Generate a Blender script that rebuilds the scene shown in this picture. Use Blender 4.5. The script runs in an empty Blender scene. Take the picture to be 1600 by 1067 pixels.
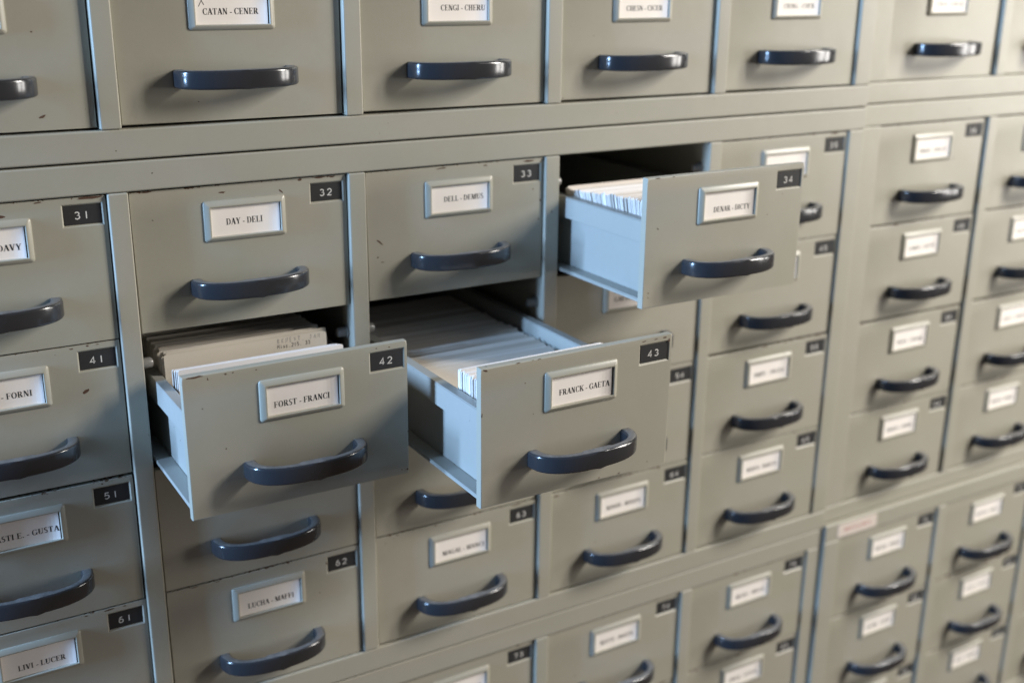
import bpy, bmesh, math, random
from mathutils import Vector

random.seed(7)
SC = bpy.context.scene
COL = SC.collection

# ------------------------------------------------------------------ camera
cam_data = bpy.data.cameras.new('camera')
cam = bpy.data.objects.new('camera', cam_data)
COL.objects.link(cam)
SC.camera = cam
yaw, pitch, roll = math.radians(31.07316), math.radians(-18.01063), math.radians(0.60212)
fwd = Vector((math.sin(yaw) * math.cos(pitch), math.cos(yaw) * math.cos(pitch), math.sin(pitch)))
rgt = Vector((math.cos(yaw), -math.sin(yaw), 0))
upv = rgt.cross(fwd)
r2 = rgt * math.cos(roll) + upv * math.sin(roll)
u2 = -rgt * math.sin(roll) + upv * math.cos(roll)
from mathutils import Matrix
m = Matrix(((r2.x, u2.x, -fwd.x, -0.16525), (r2.y, u2.y, -fwd.y, -0.81341), (r2.z, u2.z, -fwd.z, 0.1513), (0, 0, 0, 1)))
cam.matrix_world = m
cam_data.sensor_width = 36
cam_data.lens = 1804.37 / 1600 * 36
cam_data.clip_start = 0.01
cam_data.clip_end = 50
cam_data.dof.use_dof = True
cam_data.dof.focus_distance = 0.815
cam_data.dof.aperture_fstop = 4.1

# ------------------------------------------------------------------ world: dim room light, warm from the floor below
W = bpy.data.worlds.new('World')
SC.world = W
W.use_nodes = True
nt = W.node_tree
bg = nt.nodes['Background']
tc = nt.nodes.new('ShaderNodeTexCoord')
sep = nt.nodes.new('ShaderNodeSeparateXYZ')
mr = nt.nodes.new('ShaderNodeMapRange')
mr.inputs['From Min'].default_value = -1
mr.inputs['From Max'].default_value = 1
ramp = nt.nodes.new('ShaderNodeValToRGB')
ramp.color_ramp.elements[0].position = 0.25
ramp.color_ramp.elements[0].color = (0.32, 0.215, 0.14, 1)
ramp.color_ramp.elements[1].position = 0.8
ramp.color_ramp.elements[1].color = (0.24, 0.245, 0.25, 1)
nt.links.new(tc.outputs['Generated'], sep.inputs[0])
nt.links.new(sep.outputs['Z'], mr.inputs['Value'])
nt.links.new(mr.outputs['Result'], ramp.inputs[0])
mrx = nt.nodes.new('ShaderNodeMapRange')
mrx.inputs['From Min'].default_value = 0.25
mrx.inputs['From Max'].default_value = -0.75
nt.links.new(sep.outputs['X'], mrx.inputs['Value'])
mixw = nt.nodes.new('ShaderNodeMix')
mixw.data_type = 'RGBA'
nt.links.new(mrx.outputs['Result'], mixw.inputs['Factor'])
nt.links.new(ramp.outputs[0], [i for i in mixw.inputs if i.name == 'A' and i.type == 'RGBA'][0])
[i for i in mixw.inputs if i.name == 'B' and i.type == 'RGBA'][0].default_value = (0.17, 0.21, 0.30, 1)
nt.links.new([o for o in mixw.outputs if o.type == 'RGBA'][0], bg.inputs['Color'])
bg.inputs['Strength'].default_value = 0.37


def area(name, loc, target, sx, sy, power, color):
    l = bpy.data.lights.new(name, 'AREA')
    l.shape = 'RECTANGLE'
    l.size, l.size_y = sx, sy
    l.energy = power
    l.color = color
    o = bpy.data.objects.new(name, l)
    COL.objects.link(o)
    o.location = loc
    d = Vector(target) - Vector(loc)
    o.rotation_euler = d.to_track_quat('-Z', 'Y').to_euler()
    return o


# bright window to the right (two lights with a mullion between), tall cool window far to the left
area('window_light', (2.06, -1.24, 0.95), (0.35, 0, -0.2), 0.18, 0.7, 36, (1.0, 0.952, 0.885))
area('window_light', (2.20, -1.03, 0.95), (0.35, 0, -0.2), 0.18, 0.7, 36, (1.0, 0.952, 0.885))
area('far_window_light', (3.3, -1.95, 0.05), (0.3, 0, 0), 0.40, 1.0, 25, (1.0, 0.97, 0.93))
area('far_window_light', (3.62, -1.35, 0.05), (0.3, 0, 0), 0.40, 1.0, 25, (1.0, 0.97, 0.93))
area('side_window_light', (-2.5, -0.15, 0.50), (0.4, 0, -0.2), 0.13, 1.6, 225, (0.37, 0.61, 1.0))

SC.view_settings.view_transform = 'Standard'
SC.view_settings.look = 'None'
SC.view_settings.gamma = 1
SC.view_settings.exposure = 0
SC.render.engine = 'CYCLES'

# ------------------------------------------------------------------ materials


def new_mat(name):
    mt = bpy.data.materials.new(name)
    mt.use_nodes = True
    n = mt.node_tree.nodes
    return mt, n, mt.node_tree.links, n['Principled BSDF']


def math_node(n, l, op, a, b=None, clamp=False):
    k = n.new('ShaderNodeMath')
    k.operation = op
    k.use_clamp = clamp
    for i, v in enumerate((a, b)):
        if v is None:
            continue
        if isinstance(v, (int, float)):
            k.inputs[i].default_value = v
        else:
            l.new(v, k.inputs[i])
    return k.outputs[0]


def mix_rgb(n, l, fac, a, b):
    k = n.new('ShaderNodeMix')
    k.data_type = 'RGBA'
    if isinstance(fac, (int, float)):
        k.inputs['Factor'].default_value = fac
    else:
        l.new(fac, k.inputs['Factor'])
    for nm, v in (('A', a), ('B', b)):
        s = [i for i in k.inputs if i.name == nm and i.type == 'RGBA'][0]
        if isinstance(v, tuple):
            s.default_value = v
        else:
            l.new(v, s)
    return [o for o in k.outputs if o.type == 'RGBA'][0]


def noise(n, l, scale, detail=3, rough=0.5, vec=None, w=None):
    k = n.new('ShaderNodeTexNoise')
    k.noise_dimensions = '4D'
    k.inputs['Scale'].default_value = scale
    k.inputs['Detail'].default_value = detail
    k.inputs['Roughness'].default_value = rough
    if vec is not None:
        l.new(vec, k.inputs['Vector'])
    if w is not None:
        l.new(w, k.inputs['W'])
    return k.outputs['Fac']


FW, FH, FT = 0.1619, 0.1030, 0.006       # drawer front: width, height, thickness


def paint(name, base, rough, chips):
    mt, n, l, b = new_mat(name)
    t = n.new('ShaderNodeTexCoord')
    oi = n.new('ShaderNodeObjectInfo')
    w = math_node(n, l, 'MULTIPLY', oi.outputs['Random'], 40.0)
    big = noise(n, l, 9, 4, 0.6, t.outputs['Object'], w)
    fine = noise(n, l, 140, 4, 0.65, t.outputs['Object'], w)
    c1 = mix_rgb(n, l, big, (base[0] * .90, base[1] * .93, base[2] * .88, 1), (base[0] * 1.08, base[1] * 1.05, base[2] * 1.10, 1))
    mrr = n.new('ShaderNodeMapRange')
    mrr.inputs['From Min'].default_value = 0.35
    mrr.inputs['From Max'].default_value = 0.75
    l.new(fine, mrr.inputs['Value'])
    c2 = mix_rgb(n, l, math_node(n, l, 'MULTIPLY', mrr.outputs[0], 0.10), c1, (base[0] * .72, base[1] * .68, base[2] * .6, 1))
    # worn specks
    sp = noise(n, l, 260, 1, 0.4, t.outputs['Object'], w)
    spm = math_node(n, l, 'GREATER_THAN', sp, 0.795)
    col = mix_rgb(n, l, math_node(n, l, 'MULTIPLY', spm, 0.8), c2, (0.07, 0.05, 0.035, 1))
    if chips:
        s = n.new('ShaderNodeSeparateXYZ')
        l.new(t.outputs['Object'], s.inputs[0])
        # chipped paint follows the top edge and the right edge of a drawer front
        dt = math_node(n, l, 'SUBTRACT', FH, s.outputs['Z'])
        mt1 = n.new('ShaderNodeMapRange')
        mt1.inputs['From Min'].default_value = 0.0
        mt1.inputs['From Max'].default_value = 0.0042
        mt1.inputs['To Min'].default_value = 0.24
        mt1.inputs['To Max'].default_value = 0.0
        l.new(dt, mt1.inputs['Value'])
        dr = math_node(n, l, 'SUBTRACT', FW, s.outputs['X'])
        mt2 = n.new('ShaderNodeMapRange')
        mt2.inputs['From Min'].default_value = 0.0
        mt2.inputs['From Max'].default_value = 0.003
        mt2.inputs['To Min'].default_value = 0.13
        mt2.inputs['To Max'].default_value = 0.0
        l.new(dr, mt2.inputs['Value'])
        edge = math_node(n, l, 'MAXIMUM', mt1.outputs[0], mt2.outputs[0])
        low = noise(n, l, 30, 2, 0.5, t.outputs['Object'], w)
        ch = noise(n, l, 330, 3, 0.6, t.outputs['Object'], w)
        v = math_node(n, l, 'ADD', math_node(n, l, 'ADD', math_node(n, l, 'MULTIPLY', ch, 0.65), math_node(n, l, 'MULTIPLY', low, 0.45)), edge)
        cm = n.new('ShaderNodeMapRange')
        cm.inputs['From Min'].default_value = 0.835
        cm.inputs['From Max'].default_value = 0.850
        l.new(v, cm.inputs['Value'])
        gate = math_node(n, l, 'GREATER_THAN', edge, 0.004)
        cmask = math_node(n, l, 'MULTIPLY', cm.outputs[0], gate)
        rust = mix_rgb(n, l, fine, (0.035, 0.018, 0.010, 1), (0.16, 0.075, 0.035, 1))
        col = mix_rgb(n, l, cmask, col, rust)
        l.new(math_node(n, l, 'ADD', math_node(n, l, 'MULTIPLY', cmask, 0.4), rough), b.inputs['Roughness'])
    else:
        l.new(math_node(n, l, 'ADD', math_node(n, l, 'MULTIPLY', fine, 0.14), rough - 0.06), b.inputs['Roughness'])
    l.new(col, b.inputs['Base Color'])
    bp = n.new('ShaderNodeBump')
    bp.inputs['Strength'].default_value = 0.10
    bp.inputs['Distance'].default_value = 0.0004
    pe = noise(n, l, 420, 2, 0.5, t.outputs['Object'], w)
    l.new(pe, bp.inputs['Height'])
    bp2 = n.new('ShaderNodeBump')
    bp2.inputs['Strength'].default_value = 0.26
    bp2.inputs['Distance'].default_value = 0.004
    l.new(noise(n, l, 14, 2, 0.4, t.outputs['Object'], w), bp2.inputs['Height'])
    l.new(bp.outputs[0], bp2.inputs['Normal'])
    l.new(bp2.outputs[0], b.inputs['Normal'])
    b.inputs['Specular IOR Level'].default_value = 0.5
    return mt


BASE = (0.350, 0.335, 0.273)
M_FACE = paint('drawer_paint', BASE, 0.40, True)
M_FACE_CLEAN = paint('open_drawer_paint', BASE, 0.40, False)
M_FRAME = paint('cabinet_paint', (0.350, 0.336, 0.275), 0.40, False)
M_TRAY = paint('tray_paint', (0.33, 0.33, 0.30), 0.42, False)
M_HOLD = paint('holder_paint', (0.350, 0.335, 0.273), 0.36, False)


def simple(name, col, rough, spec=0.5, metal=0.0):
    mt, n, l, b = new_mat(name)
    b.inputs['Base Color'].default_value = (*col, 1)
    b.inputs['Roughness'].default_value = rough
    b.inputs['Specular IOR Level'].default_value = spec
    b.inputs['Metallic'].default_value = metal
    return mt


def speckled(name, col, col2, scale, rough, spec=0.5):
    mt, n, l, b = new_mat(name)
    t = n.new('ShaderNodeTexCoord')
    oi = n.new('ShaderNodeObjectInfo')
    w = math_node(n, l, 'MULTIPLY', oi.outputs['Random'], 30.0)
    f = noise(n, l, scale, 4, 0.6, t.outputs['Object'], w)
    l.new(mix_rgb(n, l, f, (*col, 1), (*col2, 1)), b.inputs['Base Color'])
    b.inputs['Roughness'].default_value = rough
    b.inputs['Specular IOR Level'].default_value = spec
    return mt


M_CHIP = speckled('bare_rust', (0.03, 0.015, 0.01), (0.13, 0.06, 0.03), 900, 0.8)
M_PLATE = speckled('black_plate', (0.028, 0.028, 0.029), (0.042, 0.041, 0.04), 200, 0.5, 0.2)
M_DIGIT = speckled('white_engraving', (0.72, 0.71, 0.68), (0.6, 0.59, 0.56), 900, 0.6)
M_INK = simple('black_ink', (0.02, 0.02, 0.022), 0.6)
M_PENCIL = simple('grey_pencil', (0.16, 0.15, 0.15), 0.7)
M_RED = simple('red_ink', (0.42, 0.07, 0.08), 0.6)
M_LABEL = speckled('label_paper', (0.90, 0.855, 0.81), (0.84, 0.785, 0.73), 45, 0.55)
M_STICK = speckled('sticker_paper', (0.66, 0.58, 0.52), (0.60, 0.53, 0.47), 60, 0.6)
M_STEEL = speckled('roller_nylon', (0.15, 0.145, 0.135), (0.22, 0.215, 0.20), 300, 0.3)
M_DARK = simple('bare_back', (0.05, 0.05, 0.045), 0.7)


def card_mat(name, a, c):
    mt, n, l, b = new_mat(name)
    t = n.new('ShaderNodeTexCoord')
    oi = n.new('ShaderNodeObjectInfo')
    w = math_node(n, l, 'MULTIPLY', oi.outputs['Random'], 30.0)
    f = noise(n, l, 25, 4, 0.6, t.outputs['Object'], w)
    r = mix_rgb(n, l, oi.outputs['Random'], (*a, 1), (*c, 1))
    l.new(mix_rgb(n, l, math_node(n, l, 'MULTIPLY', f, 0.25), r, (c[0] * .7, c[1] * .62, c[2] * .5, 1)), b.inputs['Base Color'])
    b.inputs['Roughness'].default_value = 0.75
    b.inputs['Specular IOR Level'].default_value = 0.25
    return mt


M_CREAM = card_mat('cream_card', (0.80, 0.755, 0.68), (0.58, 0.53, 0.45))
M_WHITE = card_mat('white_card', (0.84, 0.80, 0.76), (0.78, 0.73, 0.68))
M_IVORY = card_mat('ivory_card', (0.84, 0.80, 0.74), (0.50, 0.45, 0.38))


def handle_mat():
    mt, n, l, b = new_mat('slate_plastic')
    t = n.new('ShaderNodeTexCoord')
    g = n.new('ShaderNodeNewGeometry')
    s = n.new('ShaderNodeSeparateXYZ')
    l.new(g.outputs['Normal'], s.inputs[0])
    f = noise(n, l, 500, 4, 0.7, t.outputs['Object'])
    f2 = noise(n, l, 90, 3, 0.6, t.outputs['Object'])
    up = n.new('ShaderNodeMapRange')
    up.inputs['From Min'].default_value = 0.80
    up.inputs['From Max'].default_value = 1.0
    l.new(s.outputs['Z'], up.inputs['Value'])
    d = math_node(n, l, 'MULTIPLY', up.outputs[0], math_node(n, l, 'ADD', math_node(n, l, 'MULTIPLY', math_node(n, l, 'POWER', f, 2.0), 0.75), math_node(n, l, 'MULTIPLY', math_node(n, l, 'POWER', f2, 2.0), 0.7)), True)
    l.new(mix_rgb(n, l, d, (0.026, 0.027, 0.030, 1), (0.30, 0.29, 0.275, 1)), b.inputs['Base Color'])
    l.new(math_node(n, l, 'ADD', math_node(n, l, 'MULTIPLY', d, 0.5), math_node(n, l, 'ADD', math_node(n, l, 'MULTIPLY', f2, 0.08), 0.14)), b.inputs['Roughness'])
    b.inputs['Specular IOR Level'].default_value = 0.6
    bp = n.new('ShaderNodeBump')
    bp.inputs['Strength'].default_value = 0.08
    bp.inputs['Distance'].default_value = 0.0006
    l.new(f2, bp.inputs['Height'])
    l.new(bp.outputs[0], b.inputs['Normal'])
    return mt


M_HANDLE = handle_mat()

# ------------------------------------------------------------------ mesh helpers


def finish(bm, name, mats, smooth=math.radians(35)):
    bmesh.ops.recalc_face_normals(bm, faces=[f for f in bm.faces if f.material_index == 0])
    me = bpy.data.meshes.new(name)
    bm.to_mesh(me)
    bm.free()
    for mm in mats:
        me.materials.append(mm)
    if smooth:
        for p in me.polygons:
            p.use_smooth = True
        me.set_sharp_from_angle(angle=smooth)
    return me


FLAT = {'top_rail', 'bottom_rail', 'side_stile', 'divider', 'card_drawer', 'tray', 'side_rail'}


def link(name, me, parent=None, loc=(0, 0, 0)):
    o = bpy.data.objects.new(name, me)
    COL.objects.link(o)
    o.parent = parent
    o.location = loc
    if name in FLAT:
        wn = o.modifiers.new('flat', 'WEIGHTED_NORMAL')
        wn.keep_sharp = True
        wn.weight = 100
    return o


def box(bm, x0, x1, y0, y1, z0, z1, bevel=0.0, seg=2, mi=0):
    vs = [bm.verts.new((x, y, z)) for x in (x0, x1) for y in (y0, y1) for z in (z0, z1)]
    fs = []
    for q in ((0, 1, 3, 2), (4, 6, 7, 5), (0, 4, 5, 1), (2, 3, 7, 6), (0, 2, 6, 4), (1, 5, 7, 3)):
        f = bm.faces.new([vs[i] for i in q])
        f.material_index = mi
        fs.append(f)
    if bevel:
        es = {e for f in fs for e in f.edges}
        bmesh.ops.bevel(bm, geom=list(es), offset=bevel, segments=seg, affect='EDGES', profile=0.5)
    return vs


def thing(name, label, cat, loc=(0, 0, 0), group=None):
    o = bpy.data.objects.new(name, None)
    COL.objects.link(o)
    o.location = loc
    o.empty_display_size = 0.02
    o['label'] = label
    o['category'] = cat
    if group:
        o['group'] = group
    return o


def poly(bm, pts, y, mi):
    """flat polygon facing the viewer side (-y) from (x, z) points"""
    a = sum(pts[i][0] * pts[(i + 1) % len(pts)][1] - pts[(i + 1) % len(pts)][0] * pts[i][1] for i in range(len(pts)))
    if a < 0:
        pts = pts[::-1]
    f = bm.faces.new([bm.verts.new((p[0], y, p[1])) for p in pts])
    f.material_index = mi
    return f


def ribbon(bm, pts, w, y, mi):
    """mitred stroke through (x, z) points"""
    n = len(pts)
    L, R = [], []
    for i in range(n):
        p = Vector(pts[i])
        d0 = (p - Vector(pts[i - 1])).normalized() if i else None
        d1 = (Vector(pts[i + 1]) - p).normalized() if i < n - 1 else None
        d = ((d0 or d1) + (d1 or d0))
        d = d.normalized() if d.length > 1e-6 else d1
        nn = Vector((-d.y, d.x))
        k = 1.0
        if d0 is not None and d1 is not None:
            c = max(0.55, nn.dot(Vector((-d1.y, d1.x))))
            k = 1 / c
        L.append(p + nn * w / 2 * k)
        R.append(p - nn * w / 2 * k)
    for i in range(n - 1):
        poly(bm, [tuple(R[i]), tuple(R[i + 1]), tuple(L[i + 1]), tuple(L[i])], y, mi)


def arcpts(cx, cz, rx, rz, a0, a1, n=10):
    return [(cx + rx * math.cos(math.radians(a0 + (a1 - a0) * i / n)), cz + rz * math.sin(math.radians(a0 + (a1 - a0) * i / n))) for i in range(n + 1)]


# ---- engraved digits (strokes in a 0.62 x 1 box)
DIG = {
    '0': [arcpts(.31, .5, .27, .46, 90, 450, 20)],
    '1': [[(.31, .02), (.31, .98)]],
    '2': [arcpts(.31, .70, .25, .26, 165, -35, 10) + [(.06, .05), (.58, .05)]],
    '3': [arcpts(.29, .73, .22, .22, 150, -80, 10) + arcpts(.29, .29, .26, .24, 75, -150, 10)],
    '4': [[(.44, .02), (.44, .95), (.04, .28), (.60, .28)]],
    '5': [[(.54, .95), (.14, .95), (.11, .55)] + arcpts(.29, .33, .26, .28, 125, -145, 12)],
    '6': [arcpts(.31, .31, .25, .27, 150, -210, 18) + [(.12, .62), (.24, .86), (.46, .97)]],
    '7': [[(.06, .95), (.56, .95), (.24, .02)]],
    '8': [arcpts(.31, .74, .21, .21, 270, -90, 16), arcpts(.31, .28, .26, .25, 90, 450, 16)],
    '9': [arcpts(.31, .69, .25, .27, -30, 330, 18) + [(.50, .38), (.38, .14), (.16, .03)]],
}

# ---- bold serif capitals: lists of convex polygons, cap height 1
T, S = 0.165, 0.055


def rc(x0, z0, x1, z1):
    return [(x0, z0), (x1, z0), (x1, z1), (x0, z1)]


def stem(x, t=T, z0=0, z1=1, bot=True, top=True):
    o = [rc(x, z0, x + t, z1)]
    if bot:
        o.append(rc(x - .08, z0, x + t + .08, z0 + .045))
    if top:
        o.append(rc(x - .08, z1 - .045, x + t + .08, z1))
    return o


def diag(xa, za, xb, zb, w):
    return [[(xa - w / 2, za), (xa + w / 2, za), (xb + w / 2, zb), (xb - w / 2, zb)]]


def ser(x, z, w=.15):
    return [rc(x - w, z - .022, x + w, z + .022)]


def arcs(cx, cz, rx, rz, a0, a1, tx=T, tz=S, n=12):
    o = []
    for i in range(n):
        a, b = (math.radians(a0 + (a1 - a0) * k / n) for k in (i, i + 1))
        P = lambda q, f: (cx + (rx - (tx if f else 0)) * math.cos(q), cz + (rz - (tz if f else 0)) * math.sin(q))
        o.append([P(a, 0), P(b, 0), P(b, 1), P(a, 1)])
    return o


GL = {
    'A': (.74, diag(.10, 0, .37, 1, .065) + diag(.60, 0, .37, 1, .2) + [rc(.2, .3, .5, .36)] + ser(.1, .022, .12) + ser(.6, .022, .16)),
    'B': (.68, stem(.1) + [rc(.2, .955, .4, 1), rc(.2, .49, .4, .545), rc(.2, 0, .4, .05)] + arcs(.38, .75, .23, .25, -90, 90) + arcs(.38, .27, .27, .27, -90, 90)),
    'C': (.72, arcs(.40, .5, .36, .52, 48, 312) + [rc(.62, .66, .665, 1.0), rc(.62, .1, .66, .3)]),
    'D': (.76, stem(.1) + [rc(.2, .95, .38, 1), rc(.2, 0, .38, .05)] + arcs(.36, .5, .36, .5, -90, 90)),
    'E': (.68, stem(.1) + [rc(.2, .945, .6, 1), rc(.2, .48, .45, .54), rc(.2, 0, .62, .055), rc(.56, .78, .6, 1), rc(.58, 0, .62, .24), rc(.43, .38, .47, .64)]),
    'F': (.64, stem(.1) + [rc(.2, .945, .6, 1), rc(.2, .48, .45, .54), rc(.56, .76, .6, 1), rc(.43, .38, .47, .64)]),
    'G': (.78, arcs(.40, .5, .36, .52, 48, 318) + [rc(.62, .66, .665, 1.0), rc(.55, .08, .72, .42), rc(.48, .40, .78, .445)]),
    'H': (.80, stem(.1) + stem(.52) + [rc(.25, .47, .55, .53)]),
    'I': (.40, stem(.1)),
    'J': (.52, stem(.24, T, .25, 1, False, True) + arcs(.24, .25, .19, .27, 180, 360, .12)),
    'K': (.78, stem(.1) + diag(.27, .38, .62, 1, .07) + diag(.62, 0, .36, .55, .2) + ser(.62, .022, .15) + ser(.62, .978, .13)),
    'L': (.66, stem(.1) + [rc(.2, 0, .6, .055), rc(.56, 0, .6, .27)]),
    'M': (.96, [rc(.12, 0, .18, 1), rc(.68, 0, .87, 1)] + diag(.21, 1, .45, 0, .2) + diag(.45, 0, .72, 1, .06) + ser(.15, .022, .11) + ser(.775, .022, .17) + ser(.13, .978, .11) + ser(.8, .978, .15)),
    'N': (.78, [rc(.12, 0, .18, 1), rc(.60, 0, .66, 1)] + diag(.18, 1, .6, 0, .2) + ser(.15, .022, .11) + ser(.13, .978, .11) + ser(.63, .978, .12)),
    'O': (.78, arcs(.39, .5, .35, .52, 0, 360, n=20)),
    'P': (.64, stem(.1) + [rc(.2, .955, .38, 1), rc(.2, .44, .38, .49)] + arcs(.36, .72, .25, .28, -90, 90)),
    'Q': (.78, arcs(.39, .5, .35, .52, 0, 360, n=20) + diag(.45, 0, .66, -.22, .14)),
    'R': (.76, stem(.1) + [rc(.2, .955, .38, 1), rc(.2, .47, .38, .52)] + arcs(.36, .735, .25, .265, -90, 90) + diag(.62, 0, .38, .5, .2) + ser(.66, .022, .1)),
    'S': (.56, arcs(.28, .745, .21, .275, 35, 250, .13, .09) + arcs(.28, .265, .23, .285, -145, 75, .13, .09) + diag(.40, .42, .19, .62, .2)),
    'T': (.70, stem(.26, T, 0, 1, True, False) + [rc(.05, .945, .66, 1), rc(.05, .74, .09, 1), rc(.62, .74, .66, 1)]),
    'U': (.76, [rc(.1, .3, .29, 1), rc(.58, .3, .64, 1)] + arcs(.37, .3, .27, .32, 180, 360, .12, .08) + ser(.195, .978, .17) + ser(.61, .978, .12)),
    'V': (.74, diag(.36, 0, .14, 1, .2) + diag(.37, 0, .60, 1, .065) + ser(.14, .978, .16) + ser(.6, .978, .12)),
    'W': (1.0, diag(.31, 0, .13, 1, .2) + diag(.32, 0, .5, 1, .065) + diag(.68, 0, .5, 1, .2) + diag(.69, 0, .87, 1, .065) + ser(.13, .978, .16) + ser(.87, .978, .12)),
    'X': (.76, diag(.60, 0, .16, 1, .2) + diag(.12, 0, .58, 1, .07) + ser(.12, .022, .12) + ser(.6, .022, .15) + ser(.16, .978, .15) + ser(.6, .978, .12)),
    'Y': (.74, stem(.28, T, 0, .46, True, False) + diag(.36, .42, .14, 1, .19) + diag(.38, .42, .62, 1, .065) + ser(.14, .978, .15) + ser(.62, .978, .12)),
    'Z': (.68, diag(.13, .03, .53, .97, .2) + [rc(.05, 0, .62, .055), rc(.05, .945, .6, 1), rc(.58, 0, .62, .24), rc(.05, .76, .09, 1)]),
    '-': (.40, [rc(.06, .24, .34, .36)]),
    '.': (.28, arcs(.13, .08, .09, .09, 0, 360, .089, .089, 8)),
    ' ': (.27, []),
}


def serif_text(bm, text, x0, x1, z, cap, y, mi):
    tot = sum(GL[c][0] for c in text)
    sx = (x1 - x0) / tot
    cx = x0
    k = 0
    for c in text:
        adv, ps = GL[c]
        for p in ps:
            k += 1
            f = poly(bm, [(cx + a * sx, z + b * cap) for a, b in p], 0, mi)
            for v in f.verts:
                v.co.y = (y(v.co.x) if callable(y) else y) - 2e-6 * (k % 7)
        cx += adv * sx


# ------------------------------------------------------------------ drawer parts (local origin: bottom left of the front, z up, y into the cabinet)


def zt(v):
    return FH + v


def blob(bm, cx, cz, w, h, ang, y, mi, rnd):
    n = 11
    pts = []
    for i in range(n):
        a = 2 * math.pi * i / n
        r = rnd.uniform(.6, 1.1)
        px, pz = math.cos(a) * w / 2 * r, math.sin(a) * h / 2 * r
        c, s = math.cos(ang), math.sin(ang)
        pts.append((cx + px * c - pz * s, cz + px * s + pz * c))
    poly(bm, pts, y, mi)


PX = (0.1324, 0.1598)
PZ = (-0.0203, -0.0044)


def front_panel_mesh(chips=(), mat=None):
    bm = bmesh.new()
    xs = [0, PX[0], PX[1], FW]
    zs = [0, zt(PZ[0]), zt(PZ[1]), FH]
    g = {(i, j): bm.verts.new((xs[i], 0, zs[j])) for i in range(4) for j in range(4)}
    for i in range(3):
        for j in range(3):
            if (i, j) != (1, 1):
                bm.faces.new([g[i, j], g[i + 1, j], g[i + 1, j + 1], g[i, j + 1]])
    # pocket for the number plate
    d, sl = 0.0013, 0.0013
    q = [bm.verts.new((x, d, z)) for x, z in ((PX[0] + sl, zs[1] + sl), (PX[1] - sl, zs[1] + sl), (PX[1] - sl, zs[2] - sl), (PX[0] + sl, zs[2] - sl))]
    o = [g[1, 1], g[2, 1], g[2, 2], g[1, 2]]
    for i in range(4):
        bm.faces.new([o[i], o[(i + 1) % 4], q[(i + 1) % 4], q[i]])
    bm.faces.new(q)
    # folded sides and back
    ring = [g[0, 0], g[1, 0], g[2, 0], g[3, 0], g[3, 1], g[3, 2], g[3, 3], g[2, 3], g[1, 3], g[0, 3], g[0, 2], g[0, 1]]
    bk = [bm.verts.new((v.co.x, FT, v.co.z)) for v in ring]
    n = len(ring)
    for i in range(n):
        bm.faces.new([ring[i], bk[i], bk[(i + 1) % n], ring[(i + 1) % n]])
    bm.faces.new(bk)
    bm.edges.ensure_lookup_table()
    outer = [e for e in bm.edges if all(v in ring for v in e.verts) and e.calc_length() > 0 and
             (abs(e.verts[0].co.x - e.verts[1].co.x) < 1e-7 and e.verts[0].co.x in (0, FW) and abs(e.verts[0].co.x) in (0, FW)
              or abs(e.verts[0].co.z - e.verts[1].co.z) < 1e-7 and min(abs(e.verts[0].co.z), abs(e.verts[0].co.z - FH)) < 1e-7
              or abs(e.verts[0].co.x - e.verts[1].co.x) < 1e-7 and min(abs(e.verts[0].co.x), abs(e.verts[0].co.x - FW)) < 1e-7)]
    rim = [e for e in bm.edges if all(v in o for v in e.verts)]
    bmesh.ops.bevel(bm, geom=outer, offset=0.0011, segments=3, affect='EDGES', profile=0.5)
    rim = [e for e in bm.edges if e.is_valid and all(abs(v.co.y) < 1e-7 and PX[0] - 1e-6 < v.co.x < PX[1] + 1e-6 and zs[1] - 1e-6 < v.co.z < zs[2] + 1e-6 for v in e.verts)]
    bmesh.ops.bevel(bm, geom=rim, offset=0.0003, segments=2, affect='EDGES', profile=0.5)
    rnd = random.Random(len(chips) * 31 + 5)
    for (cx, cz, w, h, a) in chips:
        blob(bm, cx, zt(cz), w, h, a, -0.00006, 1, rnd)
    return finish(bm, 'front_panel', [mat or M_FACE, M_CHIP])


def plate_mesh(txt):
    bm = bmesh.new()
    box(bm, 0.1338, 0.1584, 0.0008, 0.00128, zt(-0.0189), zt(-0.0054), 0.00015, 1)
    cap = 0.0052
    adv = 0.0060
    x0 = 0.1461 - adv * len(txt) / 2 + 0.0006
    for i, c in enumerate(txt):
        for k, st in enumerate(DIG[c]):
            ribbon(bm, [(x0 + i * adv + a * 0.0038 / .62, zt(-0.0152) + b * cap) for a, b in st], 0.00078, 0.00076 - 2e-5 * k, 1)
    return finish(bm, 'number_plate', [M_PLATE, M_DIGIT], None)


HX0, HX1, HZ0, HZ1 = 0.0508, 0.1126, -0.0410, -0.0110


def holder_mesh():
    bm = bmesh.new()
    # profile: (fraction of border width from the outside, height)
    prof = [(0.0, 0.0), (0.02, 0.0007), (0.10, 0.0011), (0.40, 0.0019), (0.72, 0.0026), (0.86, 0.0027), (0.96, 0.0025), (1.0, 0.0020), (1.0, 0.0002)]
    bl, br, bt, bb = 0.0050, 0.0044, 0.0050, 0.0036
    rings = []
    rad = 0.0016
    for f, h in prof:
        x0, x1 = HX0 + bl * f, HX1 - br * f
        z0, z1 = zt(HZ0) + bb * f, zt(HZ1) - bt * f
        r = rad * (1 - f) + 0.0003
        pts = arcpts(x1 - r, z1 - r, r, r, 0, 90, 3) + arcpts(x0 + r, z1 - r, r, r, 90, 180, 3) + arcpts(x0 + r, z0 + r, r, r, 180, 270, 3) + arcpts(x1 - r, z0 + r, r, r, 270, 360, 3)
        rings.append([bm.verts.new((p[0], -h, p[1])) for p in pts])
    n = len(rings[0])
    for a, b in zip(rings, rings[1:]):
        for i in range(n):
            bm.faces.new([a[i], a[(i + 1) % n], b[(i + 1) % n], b[i]])
    return finish(bm, 'label_holder', [M_HOLD], math.radians(50))


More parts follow.
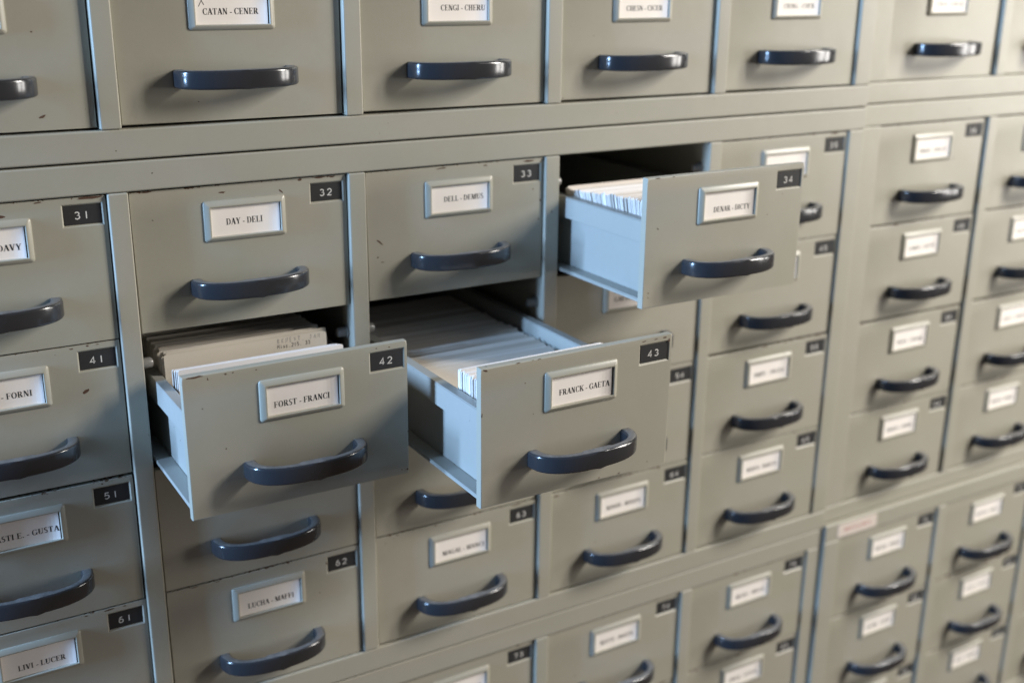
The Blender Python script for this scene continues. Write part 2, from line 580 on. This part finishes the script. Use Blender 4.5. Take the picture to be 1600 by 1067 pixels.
def label_mesh(spec):
    """spec: text, x0, x1, baseline, cap, extra marks"""
    text, x0, x1, base, cap, mark = spec
    bm = bmesh.new()
    a, b, c, d = HX0 + 0.0046, HX1 - 0.0052, zt(HZ0 + 0.0030), zt(HZ1 - 0.0044)
    # slightly bowed paper
    nx = 20
    rows = []
    for k in range(nx + 1):
        u = k / nx
        y = -0.00035 - 0.0013 * max(0, (u - .80) / .20) ** 2
        rows.append((bm.verts.new((a + (b - a) * u, y, c)), bm.verts.new((a + (b - a) * u, y, d))))
    for p, q in zip(rows, rows[1:]):
        f = bm.faces.new([p[0], q[0], q[1], p[1]])
        f.material_index = 0
    for f in bm.faces:
        f.normal_update()
        if f.normal.y > 0:
            f.normal_flip()
    if text:
        serif_text(bm, text, x0, x1, zt(base), cap, lambda q: -0.00042 - 0.0013 * max(0, ((q - a) / (b - a) - .80) / .20) ** 2, 1)
    if mark == 'tick':
        ribbon(bm, [(.0588, zt(-.0255)), (.0617, zt(-.0205)), (.0630, zt(-.0178))], .0004, -.00042, 1)
        ribbon(bm, [(.0608, zt(-.0212)), (.0627, zt(-.0245))], .0004, -.00044, 1)
    me = bpy.data.meshes.new('label_card')
    bm.to_mesh(me)
    bm.free()
    me.materials.append(M_LABEL)
    me.materials.append(M_INK)
    return me


def handle_mesh():
    bm = bmesh.new()
    xc, ho, qo, eo = 0.0821, 0.0446, 0.0268, 2.45
    hi, qi, ei = 0.0358, 0.0202, 2.9
    N = 40
    outer, inner = [], []
    for i in range(N + 1):
        t = math.pi * i / N
        c, s = math.cos(t), math.sin(t)
        outer.append((xc - ho * math.copysign(abs(c) ** (2 / eo), c), -qo * abs(s) ** (2 / eo)))
        inner.append((xc - hi * math.copysign(abs(c) ** (2 / ei), c), -qi * abs(s) ** (2 / ei)))
    z0, z1 = zt(-0.0797), zt(-0.0672)
    V = []
    for i in range(N + 1):
        # the grip is a touch deeper at its middle
        g = 0.0004 * math.sin(math.pi * i / N)
        V.append([bm.verts.new((*outer[i], z0 - g)), bm.verts.new((*outer[i], z1 + g)), bm.verts.new((*inner[i], z1 + g)), bm.verts.new((*inner[i], z0 - g))])
    for i in range(N):
        for k in range(4):
            bm.faces.new([V[i][k], V[i][(k + 1) % 4], V[i + 1][(k + 1) % 4], V[i + 1][k]])
    bm.faces.new(V[0])
    bm.faces.new(V[-1][::-1])
    bm.edges.ensure_lookup_table()
    vid = {}
    for i in range(N + 1):
        for k in range(4):
            vid[V[i][k]] = (i, k)
    es = [e for e in bm.edges if e.verts[0] in vid and e.verts[1] in vid and vid[e.verts[0]][1] == vid[e.verts[1]][1]]
    bmesh.ops.bevel(bm, geom=es, offset=0.0020, segments=4, affect='EDGES', profile=0.5)
    return finish(bm, 'handle', [M_HANDLE], math.radians(60))


RAILZ = (-0.0530, -0.0350)
TL = 0.40


def rail_mesh(mirror):
    bm = bmesh.new()
    mx = (lambda x: FW + 0.0008 * 2 - x) if mirror else (lambda x: x)

    def bx(x0, x1, y0, y1, z0, z1, bv=0.0004):
        a, b = sorted((mx(x0), mx(x1)))
        box(bm, a - .0008, b - .0008, y0, y1, z0, z1, bv, 2)
    bx(0.0072, 0.0082, FT, TL, zt(RAILZ[0]), zt(RAILZ[1]) - .0011, 0.0003)
    bx(0.0072, 0.0150, FT, TL, zt(RAILZ[1]) - .0010, zt(RAILZ[1]), 0.0004)
    return finish(bm, 'side_rail', [M_TRAY])


def tray_mesh():
    bm = bmesh.new()

    def bx(x0, x1, y0, y1, z0, z1, bv=0.0003):
        box(bm, x0 - .0008, x1 - .0008, y0, y1, z0, z1, bv, 1)
    w = FW + 0.0016
    zb = zt(-0.0970)
    for f in (lambda x: x, lambda x: w - x):
        a, b = sorted((f(0.0140), f(0.0149)))
        bx(a, b, FT, TL, zb + .001, zt(RAILZ[1]) - .0012)
        a, b = sorted((f(0.0024), f(0.0139)))
        bx(a, b, FT + .0005, TL, zb, zb + .001)
        a, b = sorted((f(0.0024), f(0.0034)))
        bx(a, b, FT + .0005, TL, zb - .0022, zb - .0001)
    bx(0.0140, w - 0.0140, FT, TL, zb - .0002, zb + .0009)
    bx(0.0150, w - 0.0150, TL - .001, TL, zb + .001, zt(-0.04))
    return finish(bm, 'tray', [M_TRAY])


ME_PANEL = front_panel_mesh()
ME_HOLD = holder_mesh()
ME_HANDLE = handle_mesh()
ME_RAIL = [rail_mesh(False), rail_mesh(True)]
ME_TRAY = tray_mesh()

# ------------------------------------------------------------------ cabinets
P, DV = 0.178, 0.014
PITCH = 0.1047
DEPTH = 0.46


def rbox(bm, x0, x1, y0, y1, z0, z1, bv):
    box(bm, x0, x1, y0, y1, z0, z1, bv, 3)


def cabinet(label, x0, x1, open_l, dividers, open_r, yf, ztop, otop, obot, zbot, rollers=()):
    """steel carcass; dividers = left edges; openings run otop..obot"""
    c = thing('card_cabinet', label, 'filing cabinet', (x0, yf, zbot), 'steel card cabinets bolted side by side and stacked')
    O = Vector((x0, yf, zbot))

    def part(name, fn, mat=M_FRAME):
        bm = bmesh.new()
        fn(bm)
        bmesh.ops.translate(bm, verts=bm.verts, vec=-O)
        return link(name, finish(bm, name, [mat]), c)
    g = 0.0002
    part('top_rail', lambda bm: rbox(bm, x0, x1, yf, yf + .022, otop, ztop, .0014))
    part('bottom_rail', lambda bm: rbox(bm, x0, x1, yf, yf + .022, zbot, obot, .0014))
    part('side_stile', lambda bm: rbox(bm, x0, open_l, yf + .0001, yf + .022, obot + g, otop - g, .0015))
    part('side_stile', lambda bm: rbox(bm, open_r, x1, yf + .0001, yf + .022, obot + g, otop - g, .0015))
    for d in dividers:
        part('divider', lambda bm: rbox(bm, d, d + DV, yf - .0006, yf + .022, obot + g, otop - g, .0012))

    def shell(bm):
        y0, y1 = yf + .0222, yf + DEPTH
        box(bm, x0, x0 + .002, y0, y1, zbot, ztop)
        box(bm, x1 - .002, x1, y0, y1, zbot, ztop)
        box(bm, x0 + .0021, x1 - .0021, y0, y1, ztop - .004, ztop)
        box(bm, x0 + .0021, x1 - .0021, y0, y1, zbot, zbot + .004)
        box(bm, x0 + .0021, x1 - .0021, y1 - .002, y1, zbot + .0041, ztop - .0041)
        for d in dividers:
            box(bm, d + .006, d + .008, y0, y1 - .0021, zbot + .0041, ztop - .0041)
    part('carcass', shell)
    for (x, z, sgn) in rollers:
        def rl(bm):
            prof = [(0, .0), (0, .0052), (.0016, .0052), (.0018, .0040), (.0075, .0040), (.0088, .0034), (.0095, .0018), (.0096, 0.0)]
            N = 20
            rings = []
            for a, r in prof:
                rings.append([bm.verts.new((x + sgn * a, yf + .013 + max(r, 1e-5) * math.cos(2 * math.pi * i / N), z + max(r, 1e-5) * math.sin(2 * math.pi * i / N))) for i in range(N)])
            for p, q in zip(rings, rings[1:]):
                for i in range(N):
                    bm.faces.new([p[i], p[(i + 1) % N], q[(i + 1) % N], q[i]])
        part('roller', rl, M_STEEL)
    return c


XL0, XL1 = -P + DV - 0.0213, 0.7332
XR0 = 0.7342
L = lambda k: (k - 1) * P
ZU, ZS, H, ZS2 = 0.0430, 0.0217, 0.4188, -0.4410
dl = [L(1), L(2), L(3), L(4)]
UB = ZU + PITCH
RR = -0.0245
cab_up = cabinet('wide upper steel cabinet holding the drawers CATAN - CENER and CENGI - CHERU', XL0, XL1, -P + DV, dl, L(5), 0.0, UB + .0213, UB, ZU, ZS + .0006)
cab_mid = cabinet('wide middle steel cabinet with three drawers pulled open, numbers 31 to 65', XL0, XL1, -P + DV, dl, L(5), 0.0, ZS - .0006, 0.0, -H, ZS2 + .0006,
        rollers=[(L(1) + DV, -PITCH + RR, 1), (L(2), -PITCH + RR, -1), (L(2) + DV, -PITCH + RR, 1), (L(3), -PITCH + RR, -1), (L(3) + DV, RR, 1), (L(4), RR, -1)])
ZL = -0.4636
cab_low = cabinet('wide lower steel cabinet at the bottom centre, holding the drawer numbered 73', XL0, XL1, -P + DV, dl, L(5), 0.0012, ZS2 - .0006, ZL, ZL - 3 * PITCH, ZL - 3 * PITCH - .022)

XRL = 0.7615
dr = [XRL + P - DV + .0025, XRL + 2 * P - DV + .0025]
XRR = XRL + 3 * P - DV + .0035
YR = 0.0045
cab_up_r = cabinet('upper right steel cabinet at the top right corner beyond the stacked seam', XR0, XRR + .022, XRL, dr, XRR, YR, UB + .023, UB + .0015, ZU + .0015, ZS + .0022)
cab_mid_r = cabinet('middle right steel cabinet, all its drawers shut, right of the open ones', XR0, XRR + .022, XRL, dr, XRR, YR, ZS + .0012, 0.0012, -H - .0002, ZS2 + .0040)
XQ0, YQ = 0.7336, -0.0030
XQL = 0.7575
dq = [XQL + P - DV, XQL + 2 * P - DV]
ZQ = -0.4592
cab_low_r = cabinet('lower right steel cabinet carrying a small red lettered sticker', XQ0, XQL + 3 * P - DV + .022, XQL, dq, XQL + 3 * P - DV, YQ, ZS2 + .0032, ZQ, ZQ - 3 * PITCH, ZQ - 3 * PITCH - .022)

# ------------------------------------------------------------------ drawers


def drawer(cab, xl, yf, ztop, number, label_spec, label=None, pull=None, chips=()):
    y = yf + 0.0025 + random.uniform(-.0005, .0007) if pull is None else pull
    o = link('card_drawer', front_panel_mesh(chips, M_FACE if pull is None else M_FACE_CLEAN) if chips else ME_PANEL, cab)
    o.location = Vector((xl + 0.0010 + random.uniform(-.0003, .0003), y, ztop - 0.0010 - FH)) - cab.location
    if label:
        o['label'] = label
    if pull is None:
        o.rotation_euler = (0, random.uniform(-.0012, .0012), 0)
    link('number_plate', plate_mesh(number), o)
    link('label_holder', ME_HOLD, o)
    lc = link('label_card', label_mesh(label_spec), o)
    lc.rotation_euler = (0, random.uniform(-.004, .004), 0)
    hd = link('handle', ME_HANDLE, o)
    hd.rotation_euler = (0, random.uniform(-.005, .005), 0)
    hd.location = (random.uniform(-.0004, .0004), 0, random.uniform(-.0003, .0003))
    if pull is not None:
        link('tray', ME_TRAY, o)
        link('side_rail', ME_RAIL[0], o)
        link('side_rail', ME_RAIL[1], o)
    return o


def LB(text, x0=.063, x1=.1035, base=-.0315, cap=.0043, mark=None):
    return (text, x0, x1, base, cap, mark)


colx = {k: (L(k - 1) + DV) for k in range(1, 6)}
R4 = [0, -PITCH * 1, -PITCH * 2, -PITCH * 3]
R4 = [0.0, -0.1042, -0.2096, -0.3136]

# upper cabinet, bottom row
zu = UB + .0011
drawer(cab_up, colx[1], 0.0012, zu, '21', LB('CASSI - CASTI'), 'closed drawer cut off at the top left corner, two rust chips at its foot', chips=[(.128, -.094, .0052, .0022, .35), (.086, -.0985, .009, .0012, .1), (.127, -.040, .0014, .0012, 0)])
drawer(cab_up, colx[2], 0.0012, zu, '22', LB('CATAN - CENER', .0613, .1011, -.0310, .0042, 'tick'), 'closed drawer labelled CATAN - CENER with a pencil tick on its card', chips=[(.153, -.018, .0012, .0012, 0)])
drawer(cab_up, colx[3], 0.0012, zu, '23', LB('CENGI - CHERU', .0667, .1055, -.0295, .0042), 'closed drawer labelled CENGI - CHERU in the top row')
drawer(cab_up, colx[4], 0.0012, zu, '24', LB('CHESN - CICER', .0644, .1025, -.0320, .0042), 'closed drawer labelled CHESN - CICER directly above the open drawer 34')
drawer(cab_up, colx[5], 0.0012, zu, '25', LB('CIUNG - COEN', .0644, .1025, -.0315, .0042), 'closed drawer at the right end of the wide upper cabinet, beside the seam')

# middle cabinet
drawer(cab_mid, colx[1], 0, R4[0], '31', LB('DANTE - DAVY', .066, .1050, -.0318, .0042), 'closed drawer numbered 31 at the left edge, rust along its top right edge',
       chips=[(.094, -.0085, .0075, .0028, -.25), (.15, -.001, .018, .0022, 0.02), (.118, -.0014, .006, .0012, 0.1)])
drawer(cab_mid, colx[2], 0, R4[0], '32', LB('DAY - DELI', .0670, .0948, -.0295, .0046), 'closed drawer numbered 32 labelled DAY - DELI',
       chips=[(.0655, -.0055, .0058, .0018, 0.0), (.110, -.0085, .005, .0014, -.8), (.125, -.0012, .0045, .0020, 0), (.141, -.0008, .010, .0016, .03), (.151, -.0009, .005, .0018, 0), (.012, -.0008, .009, .0013, 0), (.103, -.0125, .0026, .0008, 0)])
drawer(cab_mid, colx[3], 0, R4[0], '33', LB('DELL - DEMUS', .0674, .1038, -.0292, .0043), 'closed drawer numbered 33 labelled DELL - DEMUS, dark scratch near its left edge',
       chips=[(.0105, -.056, .0095, .0018, -.75), (.0085, -.068, .0018, .0016, 0), (.0122, -.0722, .004, .0008, -.1), (.066, -.0018, .012, .001, .03), (.147, -.002, .013, .002, .02), (.106, -.0026, .004, .0012, 0), (.1595, -.036, .002, .0028, 0), (.158, -.052, .0018, .0016, 0), (.152, -.026, .0015, .0012, 0), (.1056, -.0148, .0024, .0012, .6)])
D34 = drawer(cab_mid, colx[4], 0, 0.0, '34', LB('DENAR - DICTY', .0664, .1041, -.0322, .0043), 'open drawer numbered 34 labelled DENAR - DICTY, pulled out full of cards', pull=-0.1208,
             chips=[(.012, -.040, .003, .001, -.7), (.0055, -.0905, .001, .0016, 0), (.0055, -.0945, .001, .0012, 0), (.01, -.0006, .006, .0008, 0), (.025, -.0006, .004, .0006, 0)])
drawer(cab_mid, colx[5], 0, R4[0], '35', LB('DIDE - DIONI'), 'closed drawer half hidden behind the front of open drawer 34', chips=[(.145, -.001, .010, .0016, 0)])

drawer(cab_mid, colx[1], 0, R4[1], '41', LB('FLORA - FORNI', .0600, .1002, -.0308, .0043), 'closed drawer numbered 41 whose label ends in FORNI, dark scratch beside it',
       chips=[(.136, -.0345, .0068, .0026, .5), (.140, -.0012, .0022, .0013, 0), (.129, -.002, .0035, .001, 0), (.147, -.0012, .0025, .0007, 0), (.118, -.0045, .0008, .0006, 0)])
D42 = drawer(cab_mid, colx[2], 0, R4[1], '42', LB('FORST - FRANCI', .0608, .1018, -.0322, .0043), 'open drawer numbered 42 labelled FORST - FRANCI, white cards behind its front', pull=-0.0993,
             chips=[(.009, -.0010, .014, .0016, .03), (.017, -.0038, .001, .0022, .2), (.029, -.0022, .0022, .0012, 0), (.034, -.0020, .0014, .001, 0), (.1605, -.100, .002, .002, 0), (.156, -.0995, .0012, .0012, 0), (.1617, -.070, .001, .0016, 0), (.077, -.089, .0012, .0010, 0), (.148, -.0026, .0018, .0010, 0), (.138, -.0020, .0014, .0009, 0), (.050, -.0028, .0012, .001, 0), (.026, -.055, .001, .0014, 0)])
D43 = drawer(cab_mid, colx[3], 0, R4[1], '43', LB('FRANCK - GAETA', .0630, .1060, -.0304, .0043), 'open drawer numbered 43 labelled FRANCK - GAETA, pulled out farthest and packed with cards', pull=-0.1794,
             chips=[(.029, -.0004, .0045, .0008, 0.05), (.041, -.0004, .0018, .0006, 0), (.046, -.0005, .004, .0007, .1), (.0035, -.0016, .0045, .0016, -.5), (.0008, -.0335, .0012, .004, 0), (.035, -.016, .0011, .0011, 0), (.042, -.040, .0008, .0008, 0), (.136, -.0020, .005, .0009, .1), (.147, -.0018, .0035, .0009, .1), (.155, -.0018, .004, .0012, 0), (.159, -.0045, .002, .003, 0), (.118, -.102, .003, .0008, .1), (.100, -.1018, .0022, .0008, .1)])
drawer(cab_mid, colx[4], 0, R4[1] - .0012, '44', LB('GAETI - GALLI'), 'closed drawer directly below open drawer 34, mostly hidden behind drawer 43')
drawer(cab_mid, colx[5], 0, R4[1], '45', LB('GAMBA - GARDI'), 'closed drawer in the fifth column, second from the top, right of open drawer 34')

drawer(cab_mid, colx[1], 0, R4[2], '51', LB('GUASTI E. - GUSTA', .0560, .1072, -.0309, .0043), 'closed drawer numbered 51 whose label ends in GUSTA', chips=[(.140, -.0022, .0016, .0013, 0)])
drawer(cab_mid, colx[2], 0, R4[2], '52', LB('GUTTI - HARDY'), 'closed drawer showing only its lower half beneath open drawer 42')
drawer(cab_mid, colx[3], 0, R4[2], '53', LB('HARRI - HERMA'), 'closed drawer beneath open drawer 43, only part of its handle showing')
drawer(cab_mid, colx[4], 0, R4[2], '54', LB('HERNE - HOFFE'), 'closed drawer seen just right of the front of open drawer 43')
drawer(cab_mid, colx[5], 0, R4[2], '55', LB('IMPE - INGLI'), 'closed drawer in the fifth column, third from the top, level with the handle of drawer 43')

drawer(cab_mid, colx[1], 0, R4[3], '61', LB('LIVI - LUCER', .0667, .1003, -.0325, .0043), 'closed drawer numbered 61 labelled LIVI - LUCER in the bottom left corner', chips=[(.135, -.0012, .010, .0014, .1), (.118, -.0016, .003, .001, 0), (.146, -.0012, .003, .001, 0), (.031, -.008, .001, .001, 0), (.02, -.0012, .003, .001, 0)])
drawer(cab_mid, colx[2], 0, R4[3], '62', LB('LUCHA - MAFFI', .0632, .1025, -.0322, .0044), 'closed drawer numbered 62 labelled LUCHA - MAFFI', chips=[(.022, -.001, .007, .001, 0), (.132, -.010, .001, .003, .1), (.04, -.001, .004, .0008, 0)])
drawer(cab_mid, colx[3], 0, R4[3], '63', LB('MAGAL - MANCI', .0636, .1060, -.0328, .0043), 'closed drawer numbered 63, second drawer down under open drawer 43', chips=[(.140, -.001, .012, .0013, .02), (.057, -.001, .004, .001, 0), (.02, -.001, .003, .001, 0)])
drawer(cab_mid, colx[4], 0, R4[3], '64', LB('MANDI - MANZO'), 'closed drawer lower right of the front of drawer 43, between numbers 63 and 65', chips=[(.005, -.003, .007, .0016, .1)])
drawer(cab_mid, colx[5], 0, R4[3], '65', LB('MAPPA - MARCO'), 'closed drawer in the fifth column, bottom one of the wide middle cabinet')

# lower cabinet
low_names = {1: ('MARES - MARI', 'NEGRI - NENNI', 'PARDI - PARK'), 2: ('MARIO - MARTE', 'NEPOS - NICO', 'PARMA - PASCO'), 3: ('MARTI - MASSI', 'NIGRA - NOBIL', 'PASTA - PAVIA'), 4: ('MATTE - MAZZA', 'NOLLI - NOVEL', 'PECCI - PELLI'), 5: ('MEDIC - MELZI', 'OBER - OLIVA', 'PENNA - PERI')}
for c in range(1, 6):
    for r in range(3):
        if r == 0 or (r == 1 and c > 2):
            drawer(cab_low, colx[c], 0.0012, ZL - r * PITCH, '%d%d' % (7 + r, c), LB(low_names[c][r]), None)

# right hand cabinets
rx = [XRL, dr[0] + DV, dr[1] + DV]
side_names = [['COLA - COLLE', 'COMI - CONTI', 'CORA - CORTE'], ['DIRAC - DOLCI', 'DONAT - DORIA', 'DRAGO - DUCA'], ['GARIN - GATTI', 'GAUSS - GELLI', 'GENE - GERMI'],
              ['INZA - ISNAR', 'JACO - JONES', 'KANT - KLEIN'], ['MARCO - MARE', 'MARIN - MARK', 'MARO - MASI'], ['MENDE - MERLI', 'MEYER - MILA', 'MIRA - MONTI'], ['OLMI - ORSI', 'OTTO - PACE', 'PADOA - PANZA'], ['PESCI - PIANA', 'PICO - PIRRO', 'PISA - POLI']]
for r in range(8):
    for c in range(3):
        if c == 2 and r < 5:
            continue
        num = '%d%d' % (r + 2, 6 + c)
        if r == 0:
            drawer(cab_up_r, rx[c], YR + .001, UB + .0015, num, LB(side_names[r][c]))
        elif r < 5:
            drawer(cab_mid_r, rx[c], YR, 0.0012 + R4[r - 1] - .0004 * r, num, LB(side_names[r][c]))
        else:
            drawer(cab_low_r, [XQL, dq[0] + DV, dq[1] + DV][c], YQ, ZQ - (r - 5) * PITCH, num, LB(side_names[r][c]))

# sticker on the lower right cabinet's rail
st = thing('sticker', 'small cream sticker with red lettering on the rail of the lower right cabinet', 'sticker', (0.7835, YQ, -0.4485))
bm = bmesh.new()
pts = arcpts(.0285, .0055, .0025, .0025, 0, 90, 3) + arcpts(-.0285, .0055, .0025, .0025, 90, 180, 3) + arcpts(-.0285, -.0055, .0025, .0025, 180, 270, 3) + arcpts(.0285, -.0055, .0025, .0025, 270, 360, 3)
top = [bm.verts.new((p[0], -.00035, p[1])) for p in pts]
bot = [bm.verts.new((p[0], -.00002, p[1])) for p in pts]
bm.faces.new(top)
for i in range(len(pts)):
    bm.faces.new([top[i], bot[i], bot[(i + 1) % len(pts)], top[(i + 1) % len(pts)]])
me = finish(bm, 'sticker_paper', [M_STICK], None)
link('sticker_paper', me, st)
bm = bmesh.new()
serif_text(bm, 'MISCELLANEA', -.021, .021, -.0018, .0034, -.00042, 0)
me = bpy.data.meshes.new('lettering')
bm.to_mesh(me)
bm.free()
me.materials.append(M_RED)
link('lettering', me, st)

# ------------------------------------------------------------------ index cards
CW, CH, CT = 0.1265, 0.0755, 0.00032


def card_mesh(mat, CT=CT):
    bm = bmesh.new()
    r = .0012
    pts = [(0, 0), (CW, 0)] + arcpts(CW - r, CH - r, r, r, 0, 90, 3) + arcpts(r, CH - r, r, r, 90, 180, 3)
    a = [bm.verts.new((p[0], -CT / 2, p[1])) for p in pts]
    b = [bm.verts.new((p[0], CT / 2, p[1])) for p in pts]
    bm.faces.new(a)
    bm.faces.new(b[::-1])
    for i in range(len(pts)):
        bm.faces.new([a[i], b[i], b[(i + 1) % len(pts)], a[(i + 1) % len(pts)]])
    return finish(bm, 'index_card', [mat], None)


def scribble(bm, text, x, z, size, w, mi, jit=0.0, pitch=0.62, rnd=random.Random(3)):
    """typewriter or handwritten marks from simple strokes"""
    strokes = {
        'M': [[(0, 0), (0, 1), (.3, .4), (.6, 1), (.6, 0)]], 'i': [[(.3, 0), (.3, .6)], [(.3, .8), (.3, .92)]], 's': [[(.55, .6), (.1, .5), (.5, .2), (.05, .05)]],
        'c': [[(.55, .5), (.2, .6), (.05, .3), (.2, 0), (.55, .1)]], '.': [[(.25, 0), (.35, .14)]],
        'B': [[(0, 0), (.1, 1), (.5, .8), (.1, .5), (.55, .25), (0, 0)]], 'E': [[(.5, .95), (.1, .9), (0, .05), (.5, .1)], [(.05, .5), (.4, .55)]], 'R': [[(0, 0), (.1, 1), (.5, .75), (.1, .5), (.55, 0)]],
        'T': [[(0, .9), (.6, 1)], [(.3, .95), (.2, 0)]], 'O': [[(.3, 1), (.05, .5), (.3, 0), (.55, .5), (.3, 1)]], 'S': [[(.55, .9), (.1, .75), (.5, .3), (.05, .05)]], 'A': [[(0, 0), (.3, 1), (.55, 0)], [(.1, .4), (.5, .4)]], 'N': [[(0, 0), (.1, 1), (.45, 0), (.6, 1)]], ',': [[(.3, .1), (.2, -.15)]], ' ': [],
    }
    for c in text:
        st = strokes.get(c) or DIG.get(c, [])
        for k, s in enumerate(st):
            ribbon(bm, [(x + (p[0] + rnd.uniform(-jit, jit)) * size * .8, z + (p[1] + rnd.uniform(-jit, jit)) * size) for p in s], w, -CT / 2 - .00003 - 1e-5 * k, mi)
        x += size * pitch


ME_CARD = {k: card_mesh(v, t) for k, v, t in (('cream', M_CREAM, CT), ('white', M_WHITE, 0.0011), ('ivory', M_IVORY, 0.0008))}


def card(kind, x, y, z, lean, label, group, me=None, twist=0.0, roll=0.0):
    o = bpy.data.objects.new('index_card', me or ME_CARD[kind])
    COL.objects.link(o)
    o.location = (x, y, z)
    o.rotation_euler = (-lean, roll, twist)
    o['label'] = label
    o['category'] = 'index card'
    o['group'] = group
    return o


rn = random.Random(11)
# --- drawer 42: a few white cards near the front, then a cream pack behind
bx = colx[2]
zfl = R4[1] - .001 - .0960
xl = bx + 0.0165
for i in range(5):
    card('white', xl + rn.uniform(-.0006, .0012), -0.0275 + i * 0.0030, zfl + .0006 - .0009 * i + rn.uniform(-.0003, .0003), 0.01 + .004 * i, 'bright white index card upright near the front of open drawer 42', 'white index cards in drawer 42', roll=rn.uniform(-.004, .004))
bm = bmesh.new()
r = .0012
pts = [(0, 0), (CW, 0)] + arcpts(CW - r, CH - r, r, r, 0, 90, 3) + arcpts(r, CH - r, r, r, 90, 180, 3)
a = [bm.verts.new((p[0], -CT / 2, p[1])) for p in pts]
b = [bm.verts.new((p[0], CT / 2, p[1])) for p in pts]
bm.faces.new(a)
bm.faces.new(b[::-1])
for i in range(len(pts)):
    bm.faces.new([a[i], b[i], b[(i + 1) % len(pts)], a[(i + 1) % len(pts)]])
scribble(bm, 'BENEST, SAN', .0875, CH - .0046, .0035, .00036, 2, .1, .95)
scribble(bm, 'Misc.215. 33', .0872, CH - .0088, .0031, .00050, 1, 0, .74)
me = finish(bm, 'index_card', [M_CREAM, M_INK, M_PENCIL], None)
card('cream', xl + .0002, 0.0060, zfl + .0012, 0.05, 'cream index card typed Misc. 215 with a handwritten line, in open drawer 42', 'cream index cards in drawer 42', me=me)
yy = 0.0060
for i in range(84):
    yy += rn.uniform(.0006, .0014) + (rn.uniform(.0015, .004) if rn.random() < .12 else 0)
    card('cream', xl + rn.uniform(-.0014, .0020) + (rn.uniform(-.0025, .003) if rn.random() < .3 else 0), yy, zfl + rn.uniform(-.0034, .0022) - (.005 if rn.random() < .12 else 0), 0.05 + rn.uniform(0, .035) + i * .0015,
         'cream index card packed behind the typed card in open drawer 42', 'cream index cards in drawer 42', roll=rn.uniform(-.008, .008))

# --- drawer 43: an upright bunch at the front, then a long pack leaning back
bx = colx[3]
xl = bx + 0.0165
for i in range(36):
    card('white', xl + rn.uniform(-.0006, .0008), -0.1655 + i * 0.00132 + rn.uniform(-.0001, .0001), zfl + rn.uniform(-.0010, .0006) - .0006, 0.02 + rn.uniform(-.003, .003),
         'off white index card standing upright just behind the front of open drawer 43', 'upright index cards at the front of drawer 43', roll=rn.uniform(-.004, .004))
LEAN = math.radians(50)
bm = bmesh.new()
a = [bm.verts.new((p[0], -CT / 2, p[1])) for p in pts]
b = [bm.verts.new((p[0], CT / 2, p[1])) for p in pts]
bm.faces.new(a)
bm.faces.new(b[::-1])
for i in range(len(pts)):
    bm.faces.new([a[i], b[i], b[(i + 1) % len(pts)], a[(i + 1) % len(pts)]])
scribble(bm, '21. 1 12', .0035, CH - .030, .0038, .00045, 1, 0, .85)
me = finish(bm, 'index_card', [M_IVORY, M_INK], None)
card('ivory', xl + .0004, -0.1080, zfl, LEAN, 'cream index card with a typed number, leaning first in the pack of drawer 43', 'leaning index cards in drawer 43', me=me)
yy = -0.1080
for i in range(150):
    yy += rn.uniform(.0009, .0016)
    card('ivory', xl + rn.uniform(-.0010, .0018) + (rn.uniform(-.0018, .0018) if rn.random() < .15 else 0), yy, zfl + rn.uniform(-.0012, .0028), LEAN + rn.uniform(-.016, .016),
         'cream index card leaning back in the long pack of open drawer 43', 'leaning index cards in drawer 43', roll=rn.uniform(-.004, .004))

# --- drawer 34: a tight pack reaching to the front
bx = colx[4]
xl = bx + 0.0163
zf34 = -.001 - .0960
yy = -0.1135
while yy < -0.0180:
    f = min(1, (yy + .1135) / .0800)
    card('white' if rn.random() < .7 else 'ivory', xl + rn.uniform(-.0007, .0010), yy, zf34 - .0015 + rn.uniform(-.0014, .0012), 0.10 + .36 * f + rn.uniform(-.004, .004),
         'index card in the tight upright pack of open drawer 34', 'index cards in drawer 34', roll=rn.uniform(-.004, .004))
    yy += rn.uniform(.0011, .0017)
